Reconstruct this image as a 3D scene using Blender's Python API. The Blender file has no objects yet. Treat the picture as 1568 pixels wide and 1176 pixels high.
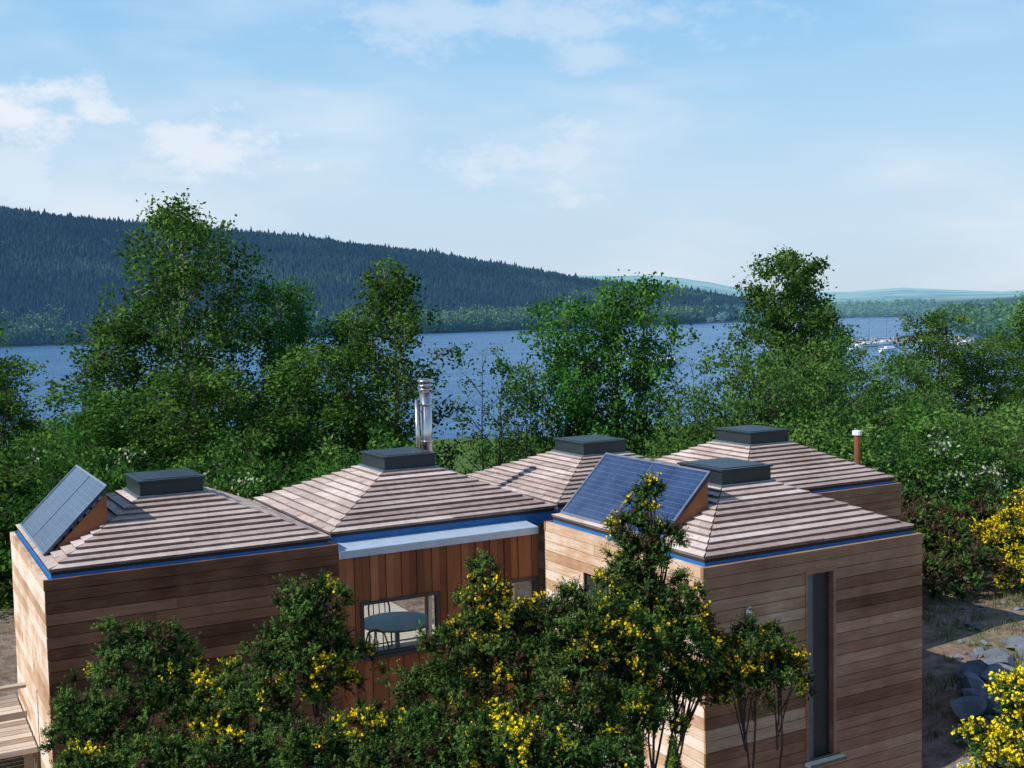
import bpy, math, random
import numpy as np
from mathutils import Vector, Matrix
random.seed(5); rng=np.random.default_rng(5)
scene=bpy.context.scene
scene.view_settings.view_transform='Standard'
scene.view_settings.look='None'
scene.view_settings.exposure=0

# ------------------------------------------------------------------ helpers
def link(o,parent=None):
    scene.collection.objects.link(o)
    if parent: o.parent=parent
    return o
def empty(name,loc=(0,0,0),rz=0,parent=None):
    e=bpy.data.objects.new(name,None); e.location=loc; e.rotation_euler=(0,0,rz); e.empty_display_size=.3
    return link(e,parent)
class MB:
    def __init__(s): s.v=[];s.f=[];s.t=[];s.m=[]
    def poly(s,pts,tint=.5,mi=0):
        b=len(s.v); s.v+= [tuple(p) for p in pts]; s.f.append(tuple(range(b,b+len(pts)))); s.t.append(tint); s.m.append(mi)
    def hexa(s,o,a,b,c,tint=.5,mi=0):
        o=Vector(o);a=Vector(a);b=Vector(b);c=Vector(c)
        base=len(s.v)
        for p in (o,o+a,o+a+b,o+b,o+c,o+a+c,o+a+b+c,o+b+c): s.v.append(tuple(p))
        flip=a.cross(b).dot(c)<0
        for q in ((3,2,1,0),(4,5,6,7),(0,1,5,4),(1,2,6,5),(2,3,7,6),(3,0,4,7)):
            if flip: q=q[::-1]
            s.f.append(tuple(base+i for i in q)); s.t.append(tint); s.m.append(mi)
    def box(s,x0,x1,y0,y1,z0,z1,tint=.5,mi=0):
        s.hexa((x0,y0,z0),(x1-x0,0,0),(0,y1-y0,0),(0,0,z1-z0),tint,mi)
    def tube(s,pts,rad,n=6,tint=.5,mi=0,cap=True):
        pts=[Vector(p) for p in pts]; base=len(s.v); K=len(pts)
        for i,p in enumerate(pts):
            d=(pts[min(i+1,K-1)]-pts[max(i-1,0)])
            if d.length<1e-6: d=Vector((0,0,1))
            d.normalize()
            a=d.cross(Vector((0.3,1,0.1)))
            if a.length<.05: a=d.cross(Vector((1,0,0)))
            a.normalize(); b=d.cross(a)
            for k in range(n):
                t=2*math.pi*k/n
                s.v.append(tuple(p+(a*math.cos(t)+b*math.sin(t))*rad[i]))
        for i in range(K-1):
            for k in range(n):
                k2=(k+1)%n
                s.f.append((base+i*n+k,base+i*n+k2,base+(i+1)*n+k2,base+(i+1)*n+k)); s.t.append(tint); s.m.append(mi)
        if cap:
            s.f.append(tuple(base+k for k in range(n))[::-1]); s.t.append(tint); s.m.append(mi)
            s.f.append(tuple(base+(K-1)*n+k for k in range(n))); s.t.append(tint); s.m.append(mi)
    def build(s,name,mats,parent=None,smooth=False,loc=(0,0,0)):
        me=bpy.data.meshes.new(name); me.from_pydata(s.v,[],s.f)
        for m in mats: me.materials.append(m)
        me.polygons.foreach_set('material_index',s.m)
        if smooth: me.polygons.foreach_set('use_smooth',[True]*len(s.f))
        a=me.attributes.new('tint','FLOAT','FACE'); a.data.foreach_set('value',s.t)
        me.update()
        o=bpy.data.objects.new(name,me); o.location=loc
        return link(o,parent)
def np_mesh(name,V,F,tint,mi,mats,smooth=False):
    me=bpy.data.meshes.new(name)
    Vs=np.concatenate(V); off=0; loops=[];starts=[];tot=[];ts=[];ms=[];ls=0
    for v,f,t,m in zip(V,F,tint,mi):
        k=f.shape[1]; loops.append((f+off).ravel()); n=len(f)
        starts.append(ls+np.arange(n)*k); tot.append(np.full(n,k)); ls+=n*k; off+=len(v); ts.append(t); ms.append(m)
    loops=np.concatenate(loops)
    me.vertices.add(len(Vs)); me.vertices.foreach_set('co',Vs.astype(np.float32).ravel())
    me.loops.add(len(loops)); me.loops.foreach_set('vertex_index',loops.astype(np.int32))
    n=sum(len(a) for a in starts)
    me.polygons.add(n); me.polygons.foreach_set('loop_start',np.concatenate(starts).astype(np.int32))
    try: me.polygons.foreach_set('loop_total',np.concatenate(tot).astype(np.int32))
    except Exception: pass
    me.polygons.foreach_set('material_index',np.concatenate(ms).astype(np.int32))
    me.polygons.foreach_set('use_smooth',np.full(n,smooth))
    for m in mats: me.materials.append(m)
    a=me.attributes.new('tint','FLOAT','FACE'); a.data.foreach_set('value',np.concatenate(ts).astype(np.float32))
    me.update(calc_edges=True); me.validate()
    return me
def mb_block(mb):
    quads=[(f,t,m) for f,t,m in zip(mb.f,mb.t,mb.m) if len(f)==4]
    return (np.array(mb.v),np.array([q[0] for q in quads]),np.array([q[1] for q in quads]),np.array([q[2] for q in quads]))

# ------------------------------------------------------------------ materials
def mat(name):
    m=bpy.data.materials.new(name); m.use_nodes=True
    nt=m.node_tree; b=nt.nodes['Principled BSDF']; return m,nt,b
def N(nt,t,**k):
    n=nt.nodes.new(t)
    for a,v in k.items(): setattr(n,a,v)
    return n
def ramp(nt,stops,interp='LINEAR'):
    r=N(nt,'ShaderNodeValToRGB'); cr=r.color_ramp; cr.interpolation=interp
    while len(cr.elements)<len(stops): cr.elements.new(.5)
    for e,(p,c) in zip(cr.elements,stops): e.position=p; e.color=(*c,1)
    return r
def mapped_noise(nt,scale_vec,scale=1,detail=4,rough=.6,coord='Object'):
    tc=N(nt,'ShaderNodeTexCoord'); mp=N(nt,'ShaderNodeMapping'); mp.inputs['Scale'].default_value=scale_vec
    no=N(nt,'ShaderNodeTexNoise'); no.inputs['Scale'].default_value=scale; no.inputs['Detail'].default_value=detail; no.inputs['Roughness'].default_value=rough
    nt.links.new(tc.outputs[coord],mp.inputs[0]); nt.links.new(mp.outputs[0],no.inputs['Vector']); return no
def mathn(nt,op,a,b=None,clamp=False):
    n=N(nt,'ShaderNodeMath',operation=op,use_clamp=clamp)
    for i,x in enumerate((a,b)):
        if x is None: continue
        if isinstance(x,(int,float)): n.inputs[i].default_value=x
        else: nt.links.new(x,n.inputs[i])
    return n.outputs[0]
def wood(name,stops,gscale,rough=.75,stain=.35,bump=.25,grain=.6):
    m,nt,b=mat(name)
    at=N(nt,'ShaderNodeAttribute',attribute_name='tint')
    g=mapped_noise(nt,gscale,1,5,.65); big=mapped_noise(nt,(1.3,1.3,1.3),1,3,.6)
    x=mathn(nt,'MULTIPLY_ADD',g.outputs[0],grain); nt.nodes[-1].inputs[2].default_value=-grain/2
    x=mathn(nt,'ADD',x,at.outputs['Fac'])
    y=mathn(nt,'MULTIPLY_ADD',big.outputs[0],stain*2); nt.nodes[-1].inputs[2].default_value=-stain
    x=mathn(nt,'ADD',x,y,True)
    r=ramp(nt,stops); nt.links.new(x,r.inputs[0]); nt.links.new(r.outputs[0],b.inputs['Base Color'])
    b.inputs['Roughness'].default_value=rough; b.inputs['Specular IOR Level'].default_value=.3
    bp=N(nt,'ShaderNodeBump'); bp.inputs['Strength'].default_value=bump; bp.inputs['Distance'].default_value=.01
    nt.links.new(g.outputs[0],bp.inputs['Height']); nt.links.new(bp.outputs[0],b.inputs['Normal'])
    return m
def plain(name,c,rough=.5,metal=0,var=.15,spec=.5,nscale=6):
    m,nt,b=mat(name)
    no=mapped_noise(nt,(1,1,1),nscale,4,.6)
    r=ramp(nt,[(.25,tuple(x*(1-var) for x in c)),(.75,tuple(min(1,x*(1+var)) for x in c))])
    nt.links.new(no.outputs[0],r.inputs[0]); nt.links.new(r.outputs[0],b.inputs['Base Color'])
    b.inputs['Roughness'].default_value=rough; b.inputs['Metallic'].default_value=metal; b.inputs['Specular IOR Level'].default_value=spec
    return m
CEDAR=[(0,(.085,.035,.018)),(.3,(.23,.11,.055)),(.6,(.40,.23,.13)),(.8,(.56,.38,.25)),(1,(.76,.64,.54))]  # palest stop imitates sunlight on the left walls
m_clad=wood('cedar_cladding',CEDAR,(2.5,2.5,70))
m_vert=wood('cedar_vertical_boards',[(0,(.14,.045,.02)),(.5,(.29,.105,.042)),(1,(.46,.20,.09))],(70,70,2.5))
m_roof=wood('cedar_roof_boards',[(0,(.17,.12,.10)),(.4,(.36,.275,.24)),(.7,(.52,.42,.375)),(1,(.70,.62,.58))],(9,9,9),.8,.25)
m_dark=plain('dark_membrane',(.02,.02,.025),.8)
m_blue=plain('blue_breather_membrane',(.015,.14,.38),.6)
m_flash=plain('zinc_flashing',(.46,.56,.66),.45,.2,.1)
m_cap=plain('dark_skylight_metal',(.025,.036,.042),.4,.2)
m_capt=plain('skylight_curb_metal',(.13,.17,.19),.5,.3)
m_steel=plain('stainless_flue',(.62,.58,.55),.25,1,.12)
m_frame=plain('window_frame_grey',(.035,.035,.04),.5)
m_alu=plain('panel_aluminium',(.35,.38,.42),.35,.8)
m_white=plain('white_paint',(.8,.82,.84),.4,0,.04)
m_copper=plain('copper_pipe',(.35,.12,.06),.45,.5)
m_int=plain('interior_plaster',(.7,.68,.63),.8,0,.05)
m_floor=wood('deck_boards',[(0,(.22,.15,.1)),(1,(.6,.5,.4))],(3,40,3))
def cells(name):
    m,nt,b=mat(name)
    no=mapped_noise(nt,(1,1,1),3,3)
    r=ramp(nt,[(.3,(.012,.03,.085)),(.7,(.03,.06,.14))]); nt.links.new(no.outputs[0],r.inputs[0]); nt.links.new(r.outputs[0],b.inputs['Base Color'])
    b.inputs['Roughness'].default_value=.22; b.inputs['Coat Weight'].default_value=.4
    return m
m_pv=cells('photovoltaic_cells')
def glass():
    m,nt,b=mat('window_glass')
    t=N(nt,'ShaderNodeBsdfTransparent'); g=N(nt,'ShaderNodeBsdfGlossy'); g.inputs['Roughness'].default_value=.02
    t.inputs[0].default_value=(.93,.97,.98,1)
    mx=N(nt,'ShaderNodeMixShader'); fr=N(nt,'ShaderNodeFresnel'); fr.inputs[0].default_value=1.5
    nt.links.new(fr.outputs[0],mx.inputs[0]); nt.links.new(t.outputs[0],mx.inputs[1]); nt.links.new(g.outputs[0],mx.inputs[2])
    nt.links.new(mx.outputs[0],nt.nodes['Material Output'].inputs[0]); return m
m_glass=glass()
def leafmat(name,stops,trans=.35,hv=.04,vv=.3,air=None):
    m,nt,b=mat(name); nt.nodes.remove(b)
    at=N(nt,'ShaderNodeAttribute',attribute_name='tint'); oi=N(nt,'ShaderNodeObjectInfo')
    r=ramp(nt,stops); nt.links.new(at.outputs['Fac'],r.inputs[0]); col=r.outputs[0]
    if vv>0:
        hs=N(nt,'ShaderNodeHueSaturation')
        h=mathn(nt,'MULTIPLY_ADD',oi.outputs['Random'],hv); nt.nodes[-1].inputs[2].default_value=.5-hv/2
        v=mathn(nt,'MULTIPLY_ADD',oi.outputs['Random'],vv); nt.nodes[-1].inputs[2].default_value=1-vv/2
        nt.links.new(h,hs.inputs['Hue']); nt.links.new(v,hs.inputs['Value']); nt.links.new(col,hs.inputs['Color']); col=hs.outputs[0]
    d=N(nt,'ShaderNodeBsdfDiffuse'); nt.links.new(col,d.inputs[0]); out=d.outputs[0]
    if trans>0:
        t=N(nt,'ShaderNodeBsdfTranslucent'); nt.links.new(col,t.inputs[0])
        mx=N(nt,'ShaderNodeMixShader'); mx.inputs[0].default_value=trans
        nt.links.new(out,mx.inputs[1]); nt.links.new(t.outputs[0],mx.inputs[2]); out=mx.outputs[0]
    if air:   # distance haze imitated by a blue glow added to the foliage
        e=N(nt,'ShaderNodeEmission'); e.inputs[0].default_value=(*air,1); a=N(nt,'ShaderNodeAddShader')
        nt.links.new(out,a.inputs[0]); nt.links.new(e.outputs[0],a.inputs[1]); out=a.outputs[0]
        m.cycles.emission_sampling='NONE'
    nt.links.new(out,nt.nodes['Material Output'].inputs[0]); return m
BL=(.50,.52,.38)
m_leaf=leafmat('broadleaf_foliage',[(0,(.020,.06,.016)),(.4,(.056,.14,.026)),(.8,(.135,.27,.05)),(.86,(.13,.26,.05)),(.9,BL),(1,BL)])
m_leaf2=leafmat('willow_foliage',[(0,(.028,.075,.02)),(.4,(.08,.17,.038)),(.8,(.16,.28,.065)),(1,(.18,.31,.08))])
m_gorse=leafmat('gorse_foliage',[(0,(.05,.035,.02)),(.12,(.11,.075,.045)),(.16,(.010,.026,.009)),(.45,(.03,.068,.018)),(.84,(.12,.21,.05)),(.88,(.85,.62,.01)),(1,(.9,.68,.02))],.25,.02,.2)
m_bark=plain('tree_bark',(.10,.08,.065),.9,0,.5,.2)
m_birch=plain('birch_bark',(.22,.20,.18),.8,0,.6,.2,3)
m_cyp=leafmat('dwarf_conifer_foliage',[(0,(.06,.14,.02)),(1,(.22,.36,.06))],.3,0,0)
m_grass=leafmat('grass_blades',[(0,(.05,.08,.02)),(.5,(.10,.16,.04)),(1,(.24,.22,.10))],.3,0,0)

# ------------------------------------------------------------------ terrain
LAKE=-10.0
def sm(a,b,x):
    t=np.clip((x-a)/(b-a),0,1); return t*t*(3-2*t)
def fnoise(x,y,s):
    x=x/s;y=y/s
    return (np.sin(x*1.7+y*.9+1.3)+np.sin(-x*.8+y*1.9+4.1)+.6*np.sin(x*3.1+y*2.3+2.2)+.5*np.sin(x*4.7-y*3.9+.7))/3.1
def shoreS(t): return np.interp(t,[-2,-1,-.45,-.07,.1,.2,.26,.345,.365,.40,.44,.6,1,2],[450,520,600,720,830,900,1000,1000,660,480,320,235,190,160])
def terrain(x,y):
    x=np.asarray(x,float); y=np.asarray(y,float)
    ys=np.maximum(y,1.); t=np.clip(x/ys,-2,2)
    z=4.1-4.75*np.clip(y/12.4,0,1)
    z=z+.35*sm(5.5,7,x)*sm(11,13,y)+ sm(6.5,9,x)*np.clip(y-20,0,14)*.035
    z=z-np.clip(y-25,0,150)*.082
    z=z+fnoise(x,y,3.)*.08*sm(0,5,abs(x)+abs(y-10)*.1)+fnoise(x+9,y,1.1)*.07*sm(6.2,7.5,x)
    z=np.maximum(z,-12.)
    S=shoreS(t)
    Hm=np.interp(t,[-2,-1,-.437,-.3,-.162,-.05,.037,.11,.166,.21,.3,.45],[150,138,108,95,77,53,36,21,9,-3,-3,6])
    w=sm(-15,640,y-S)
    hill=-12+2.8*sm(-20,15,y-S)+(Hm+9.5)*w+ fnoise(x,y,160.)*7*w*(t<.2)+fnoise(x,y,900)*3*w
    far=np.interp(t,[-.1,.05,.1,.13,.16,.2,.24,.29,.335,.37,.42,.5,.7],[60,72,82,88,72,50,40,36,46,34,20,24,30])
    hill=hill+np.maximum(0,far)*sm(2300,4200,y)*(t>-.1)+ np.clip(far-20,0,40)*.35*np.exp(-((y-2100)/400)**2)*(t>.15)
    z=np.where(y-S>-30,np.maximum(hill,-12),z)
    z=np.where(y<=0,4.1+0*x,z)
    return z
def tz(x,y): return float(terrain(x,y))
def build_terrain():
    ang=np.concatenate([np.radians(np.arange(-180,-42,6)),np.radians(np.arange(-42,42,.3)),np.radians(np.arange(42,181,6))])
    R=np.concatenate([[0.3],np.arange(1,45,.4),np.geomspace(46,9000,170)])
    A,RR=np.meshgrid(ang,R)
    X=RR*np.sin(A);Y=RR*np.cos(A);Z=terrain(X,Y)
    n,m=A.shape; V=np.stack([X,Y,Z],-1).reshape(-1,3)
    i,j=np.meshgrid(np.arange(n-1),np.arange(m-1),indexing='ij')
    a=i*m+j; F=np.stack([a,a+1,a+m+1,a+m],-1).reshape(-1,4)
    F=F[:,::-1]
    m_,nt,b=mat('terrain_ground')
    geo=N(nt,'ShaderNodeNewGeometry'); ln=N(nt,'ShaderNodeVectorMath',operation='LENGTH'); nt.links.new(geo.outputs['Position'],ln.inputs[0])
    def noise(sc,det,ro=.6):
        n_=N(nt,'ShaderNodeTexNoise'); n_.inputs['Scale'].default_value=sc; n_.inputs['Detail'].default_value=det; n_.inputs['Roughness'].default_value=ro; nt.links.new(geo.outputs['Position'],n_.inputs['Vector']); return n_
    def mrange(x,a_,b_):
        q=N(nt,'ShaderNodeMapRange'); q.inputs[1].default_value=a_; q.inputs[2].default_value=b_; nt.links.new(x,q.inputs[0]); return q.outputs[0]
    n1=noise(.7,5); n2=noise(4,8,.72)
    soil=ramp(nt,[(.3,(.10,.065,.045)),(.5,(.24,.17,.125)),(.62,(.33,.25,.20)),(.75,(.46,.38,.32))]); nt.links.new(n2.outputs[0],soil.inputs[0])
    gr=ramp(nt,[(.3,(.04,.085,.02)),(.7,(.11,.19,.04))]); nt.links.new(n2.outputs[0],gr.inputs[0])
    mix=N(nt,'ShaderNodeMix',data_type='RGBA'); gm=ramp(nt,[(.48,(0,0,0)),(.6,(1,1,1))]); nt.links.new(n1.outputs[0],gm.inputs[0])
    gf=mathn(nt,'MAXIMUM',mathn(nt,'MULTIPLY',gm.outputs[0],.3),mrange(ln.outputs['Value'],26,29))
    nt.links.new(gf,mix.inputs[0]); nt.links.new(soil.outputs[0],mix.inputs[6]); nt.links.new(gr.outputs[0],mix.inputs[7])
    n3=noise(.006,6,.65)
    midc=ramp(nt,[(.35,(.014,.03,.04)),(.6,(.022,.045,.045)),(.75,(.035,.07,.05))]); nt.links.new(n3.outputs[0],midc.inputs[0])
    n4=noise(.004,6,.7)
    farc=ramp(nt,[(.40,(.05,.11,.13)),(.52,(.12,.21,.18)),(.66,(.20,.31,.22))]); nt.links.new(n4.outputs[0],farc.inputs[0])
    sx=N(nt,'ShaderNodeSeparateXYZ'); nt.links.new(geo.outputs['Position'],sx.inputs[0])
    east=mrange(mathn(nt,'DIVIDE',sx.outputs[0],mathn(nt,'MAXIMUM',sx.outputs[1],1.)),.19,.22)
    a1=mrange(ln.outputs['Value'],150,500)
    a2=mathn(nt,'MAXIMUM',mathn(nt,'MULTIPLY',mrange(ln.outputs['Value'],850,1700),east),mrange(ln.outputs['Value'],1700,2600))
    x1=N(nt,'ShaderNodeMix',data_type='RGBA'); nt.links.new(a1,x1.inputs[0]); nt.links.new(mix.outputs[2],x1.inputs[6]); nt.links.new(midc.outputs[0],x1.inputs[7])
    x2=N(nt,'ShaderNodeMix',data_type='RGBA'); nt.links.new(a2,x2.inputs[0]); nt.links.new(x1.outputs[2],x2.inputs[6]); nt.links.new(farc.outputs[0],x2.inputs[7])  # distance blend: aerial haze painted into the mid and far ground colours
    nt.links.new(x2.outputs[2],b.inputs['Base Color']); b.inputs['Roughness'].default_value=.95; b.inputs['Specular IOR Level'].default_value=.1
    er=ramp(nt,[(0,(0,0,0)),(.12,(.016,.045,.09)),(.25,(.03,.075,.13)),(.5,(.09,.18,.27)),(1,(.17,.29,.41))])  # painted haze: blue glow that grows with distance
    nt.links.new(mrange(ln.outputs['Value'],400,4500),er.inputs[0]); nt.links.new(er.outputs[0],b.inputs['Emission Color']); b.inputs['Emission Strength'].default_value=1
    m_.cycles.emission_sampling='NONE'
    bp=N(nt,'ShaderNodeBump'); bp.inputs['Strength'].default_value=.8; bp.inputs['Distance'].default_value=.10; nt.links.new(n2.outputs[0],bp.inputs['Height']); nt.links.new(bp.outputs[0],b.inputs['Normal'])
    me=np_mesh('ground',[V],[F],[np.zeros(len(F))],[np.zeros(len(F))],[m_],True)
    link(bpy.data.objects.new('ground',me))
build_terrain()

def build_lake():
    m,nt,b=mat('lake_water')
    b.inputs['Roughness'].default_value=.25; b.inputs['IOR'].default_value=1.33
    b.inputs['Specular IOR Level'].default_value=.3
    n=mapped_noise(nt,(1,1.6,1),.35,5,.7); w=mapped_noise(nt,(1,3,1),.02,3,.6)
    r=ramp(nt,[(.35,(.035,.115,.24)),(.65,(.07,.18,.34))]); 
    nt.links.new(w.outputs[0],r.inputs[0]); nt.links.new(r.outputs[0],b.inputs['Base Color'])
    bp=N(nt,'ShaderNodeBump'); bp.inputs['Strength'].default_value=1; bp.inputs['Distance'].default_value=.9
    nt.links.new(n.outputs[0],bp.inputs['Height']); nt.links.new(bp.outputs[0],b.inputs['Normal'])
    mb=MB(); mb.poly([(-1500,60,LAKE),(1500,60,LAKE),(1500,2200,LAKE),(-1500,2200,LAKE)])
    mb.build('lake',[m])
build_lake()

# ------------------------------------------------------------------ building
TH=math.radians(29)
cab=empty('timber_cabin',(-5.54,13.53,0),TH)
def intervals(L0,L1,ops):
    res=[];c=L0
    for a,b in sorted(ops):
        if a>c: res.append((c,a))
        c=max(c,b)
    if c<L1: res.append((c,L1))
    return res
def clad(mb,o,d,nrm,L,z0,z1,ops=(),ext=0,bh=.138,vertical=False,thick=.12,rnd=random,mu=.45):
    o=Vector((*o,0));d=Vector((*d,0));nrm=Vector((*nrm,0));Z=Vector((0,0,1))
    br=sorted({0,L,*[a for p in ops for a in p[:2]]})
    for a,b in zip(br[:-1],br[1:]):
        zs=[(p[2],p[3]) for p in ops if p[0]<=a+1e-4 and p[1]>=b-1e-4]
        for za,zb in intervals(z0,z1,zs):
            mb.hexa(o+d*a-nrm*.003+Z*za,d*(b-a),-nrm*thick,Z*(zb-za),.1,1)
    if not vertical:
        n=int(round((z1-z0)/bh)); h=(z1-z0)/n
        for k in range(n):
            a=z0+k*h; c=a+h/2
            iv=intervals(-ext,L+ext,[(p[0],p[1]) for p in ops if p[2]<c<p[3]])
            for s0,s1 in iv:
                cuts=[s0]
                if s1-s0>1.6 and rnd.random()<.6: cuts.append(s0+(s1-s0)*rnd.uniform(.25,.75))
                cuts.append(s1)
                for q0,q1 in zip(cuts[:-1],cuts[1:]):
                    th=.022+rnd.uniform(-.003,.003)
                    mb.hexa(o+d*(q0+.0015)+Z*(a+.003),d*(q1-q0-.003),nrm*th,Z*(h-.009),min(1,max(0,rnd.gauss(mu,.14))),0)
    else:
        n=int(round(L/.115)); h=L/n
        for k in range(n):
            a=k*h;c=a+h/2
            for za,zb in intervals(z0,z1,[(p[2],p[3]) for p in ops if p[0]<c<p[1]]):
                th=.02 if k%2 else .034
                mb.hexa(o+d*(a+.003)+Z*za,d*(h-.006),nrm*th,Z*(zb-za),min(1,max(0,rnd.gauss(mu,.2))),0)
def roof(mb,u0,u1,v0,v1,ze,zt,su=.42,sv=.46,Nc=11,rnd=random):
    cu=(u0+u1)/2;cv=(v0+v1)/2
    B=[Vector((u0,v0,ze)),Vector((u1,v0,ze)),Vector((u1,v1,ze)),Vector((u0,v1,ze))]
    T=[Vector((cu-su,cv-sv,zt)),Vector((cu+su,cv-sv,zt)),Vector((cu+su,cv+sv,zt)),Vector((cu-su,cv+sv,zt))]
    for i in range(4):
        b0,b1,t0,t1=B[i],B[(i+1)%4],T[i],T[(i+1)%4]
        n=(b1-b0).cross(t0-b0).normalized()
        P=lambda s,a: b0.lerp(b1,s).lerp(t0.lerp(t1,s),a)
        mb.poly([b0,b1,t1,t0],.1,1)
        bias=.72 if i==3 else .47      # left slope paler: sunlight put into the tint
        for k in range(Nc):
            a0=k/Nc;a1=(k+1.04)/Nc if k<Nc-1 else 1
            cuts=[0]
            W=(b1-b0).length*(1-a0*.75)
            step=(.45 if i in(1,3) else 1.9)/W
            while cuts[-1]<1-step*.7: cuts.append(cuts[-1]+step*rnd.uniform(.6,1.4))
            cuts=[c for c in cuts if c<.96]+[1]
            tk=rnd.gauss(bias,.09)
            for s0,s1 in zip(cuts[:-1],cuts[1:]):
                hi=.044+rnd.uniform(-.005,.008);lo=.010+rnd.uniform(-.002,.002); g=.0015/W
                p00=P(s0+(g if s0>0 else 0),a0);p10=P(s1-(g if s1<1 else 0),a0);p01=P(s0+(g if s0>0 else 0),a1);p11=P(s1-(g if s1<1 else 0),a1)
                t=min(1,max(0,tk+rnd.gauss(0,.08)))
                mb.poly([p00+n*hi,p10+n*hi,p11+n*lo,p01+n*lo],t)
                mb.poly([p00+n*.002,p10+n*.002,p10+n*hi,p00+n*hi],t*.15)
                mb.poly([p00+n*.002,p00+n*hi,p01+n*lo],t*.4)
                mb.poly([p10+n*hi,p10+n*.002,p11+n*lo],t*.4)
    for (x0,x1,y0,y1) in ((u0+.01,u1-.01,v0+.01,v0+.03),(u0+.01,u1-.01,v1-.03,v1-.01),(u0+.01,u0+.03,v0+.03,v1-.03),(u1-.03,u1-.01,v0+.03,v1-.03)):
        mb.box(x0,x1,y0,y1,ze-.04,ze-.001,.3,1)
    return cu,cv
def skylight(name,cu,cv,zt,su=.42,sv=.46):
    mb=MB()
    mb.box(cu-su-.05,cu+su+.05,cv-sv-.05,cv+sv+.05,zt-.03,zt+.03,.5,1)
    mb.box(cu-su,cu+su,cv-sv,cv+sv,zt+.03,zt+.21,.5,0)
    a=.025
    mb.box(cu-su-a,cu+su+a,cv-sv-a,cv+sv+a,zt+.211,zt+.235,.5,0)
    mb.box(cu-su+.06,cu+su-.06,cv-sv+.06,cv+sv-.06,zt+.236,zt+.242,.5,0)
    mb.build(name,[m_cap,m_capt,m_pv],cab)
ZW=2.6
def module(nm,u0,v0,w,d,zt,opsF=(),opsL=(),walls='FLRB',z0=-.75,inset=.14,dz=0,mu=.45):
    rnd=random.Random(sum(map(ord,nm)))
    u1=u0+w;v1=v0+d; zw=ZW+dz
    mb=MB()
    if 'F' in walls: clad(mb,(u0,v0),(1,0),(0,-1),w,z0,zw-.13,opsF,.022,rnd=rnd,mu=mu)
    if 'L' in walls: clad(mb,(u0,v1),(0,-1),(-1,0),d,z0,zw-.13,[(d-b,d-a,c,e) for a,b,c,e in opsL],0,rnd=rnd,mu=.86)  # left boards tinted paler to paint in the sunlit side
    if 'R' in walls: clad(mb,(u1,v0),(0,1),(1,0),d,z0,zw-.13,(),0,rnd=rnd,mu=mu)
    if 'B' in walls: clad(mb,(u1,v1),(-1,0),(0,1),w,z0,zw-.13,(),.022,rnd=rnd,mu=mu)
    mb.build('cladding_'+nm,[m_clad,m_dark],cab)
    mb=MB(); e=.028
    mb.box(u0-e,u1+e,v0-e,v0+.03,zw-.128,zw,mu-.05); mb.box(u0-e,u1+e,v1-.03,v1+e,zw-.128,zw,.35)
    mb.box(u0-e,u0+.03,v0+.03,v1-.03,zw-.128,zw,.8); mb.box(u1-.03,u1+e,v0+.03,v1-.03,zw-.128,zw,.4)  # left fascia also carries the painted sunlight
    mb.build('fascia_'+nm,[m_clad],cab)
    mb=MB(); mb.box(u0+.031,u1-.031,v0+.031,v1-.031,zw-.10,zw-.012)
    i=inset-.02
    mb.box(u0+i-.05,u1-i+.05,v0+i-.05,v1-i+.05,zw-.011,zw+.03)
    mb.build('membrane_'+nm,[m_blue],cab)
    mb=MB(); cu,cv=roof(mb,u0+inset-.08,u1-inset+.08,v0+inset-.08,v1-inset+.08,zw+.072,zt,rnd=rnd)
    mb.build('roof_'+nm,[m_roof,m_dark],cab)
    skylight('skylight_'+nm,cu,cv,zt)
RU,RV=6.74,-3.81
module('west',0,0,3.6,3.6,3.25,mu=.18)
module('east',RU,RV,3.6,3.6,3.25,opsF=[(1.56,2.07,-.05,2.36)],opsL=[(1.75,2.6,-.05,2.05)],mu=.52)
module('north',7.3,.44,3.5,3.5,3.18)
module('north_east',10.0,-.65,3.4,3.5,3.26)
mb=MB()
opsB=[(.30,1.47,1.0,1.77),(2.36,3.06,1.0,1.77)]
clad(mb,(3.625,.02),(1,0),(0,-1),3.09,-.75,2.44,opsB,0,vertical=True,rnd=random.Random(3))
mb.box(3.625,6.7,3.7,3.8,2.1,2.5,.4,0)
for u in (3.65,6.6): mb.box(u,u+.1,3.72,3.8,-.6,2.1,.4,0)
mb.build('cladding_link',[m_vert,m_dark],cab)
mb=MB(); mb.hexa((3.64,-.03,2.452),(3.06,0,0),(0,.5,.05),(0,0,.05)); mb.hexa((3.64,-.045,2.40),(3.06,0,0),(0,.014,0),(0,0,.10)); mb.build('zinc_strip',[m_flash],cab)
mb=MB(); mb.box(3.68,7.2,.36,3.85,2.44,2.63); mb.build('membrane_link',[m_blue],cab)
mb=MB(); cu,cv=roof(mb,3.66,7.22,.33,3.87,2.67,3.25,rnd=random.Random(9)); mb.build('roof_link',[m_roof,m_dark],cab)
skylight('skylight_link',cu,cv,3.25)
mb=MB(); mb.box(3.62,6.72,.15,3.7,-.1,0,.95,0); mb.build('floor_link',[m_floor],cab)
mb=MB(); mb.box(3.605,3.64,.15,3.6,0,2.4); mb.build('inner_wall',[m_int],cab)
mb=MB()
for k in range(30): mb.box(2.2,7.1,3.98+k*.145,3.98+k*.145+.135,-.12,-.07,.8+.2*random.random(),0)
mb.build('rear_deck',[m_floor],cab)
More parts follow.
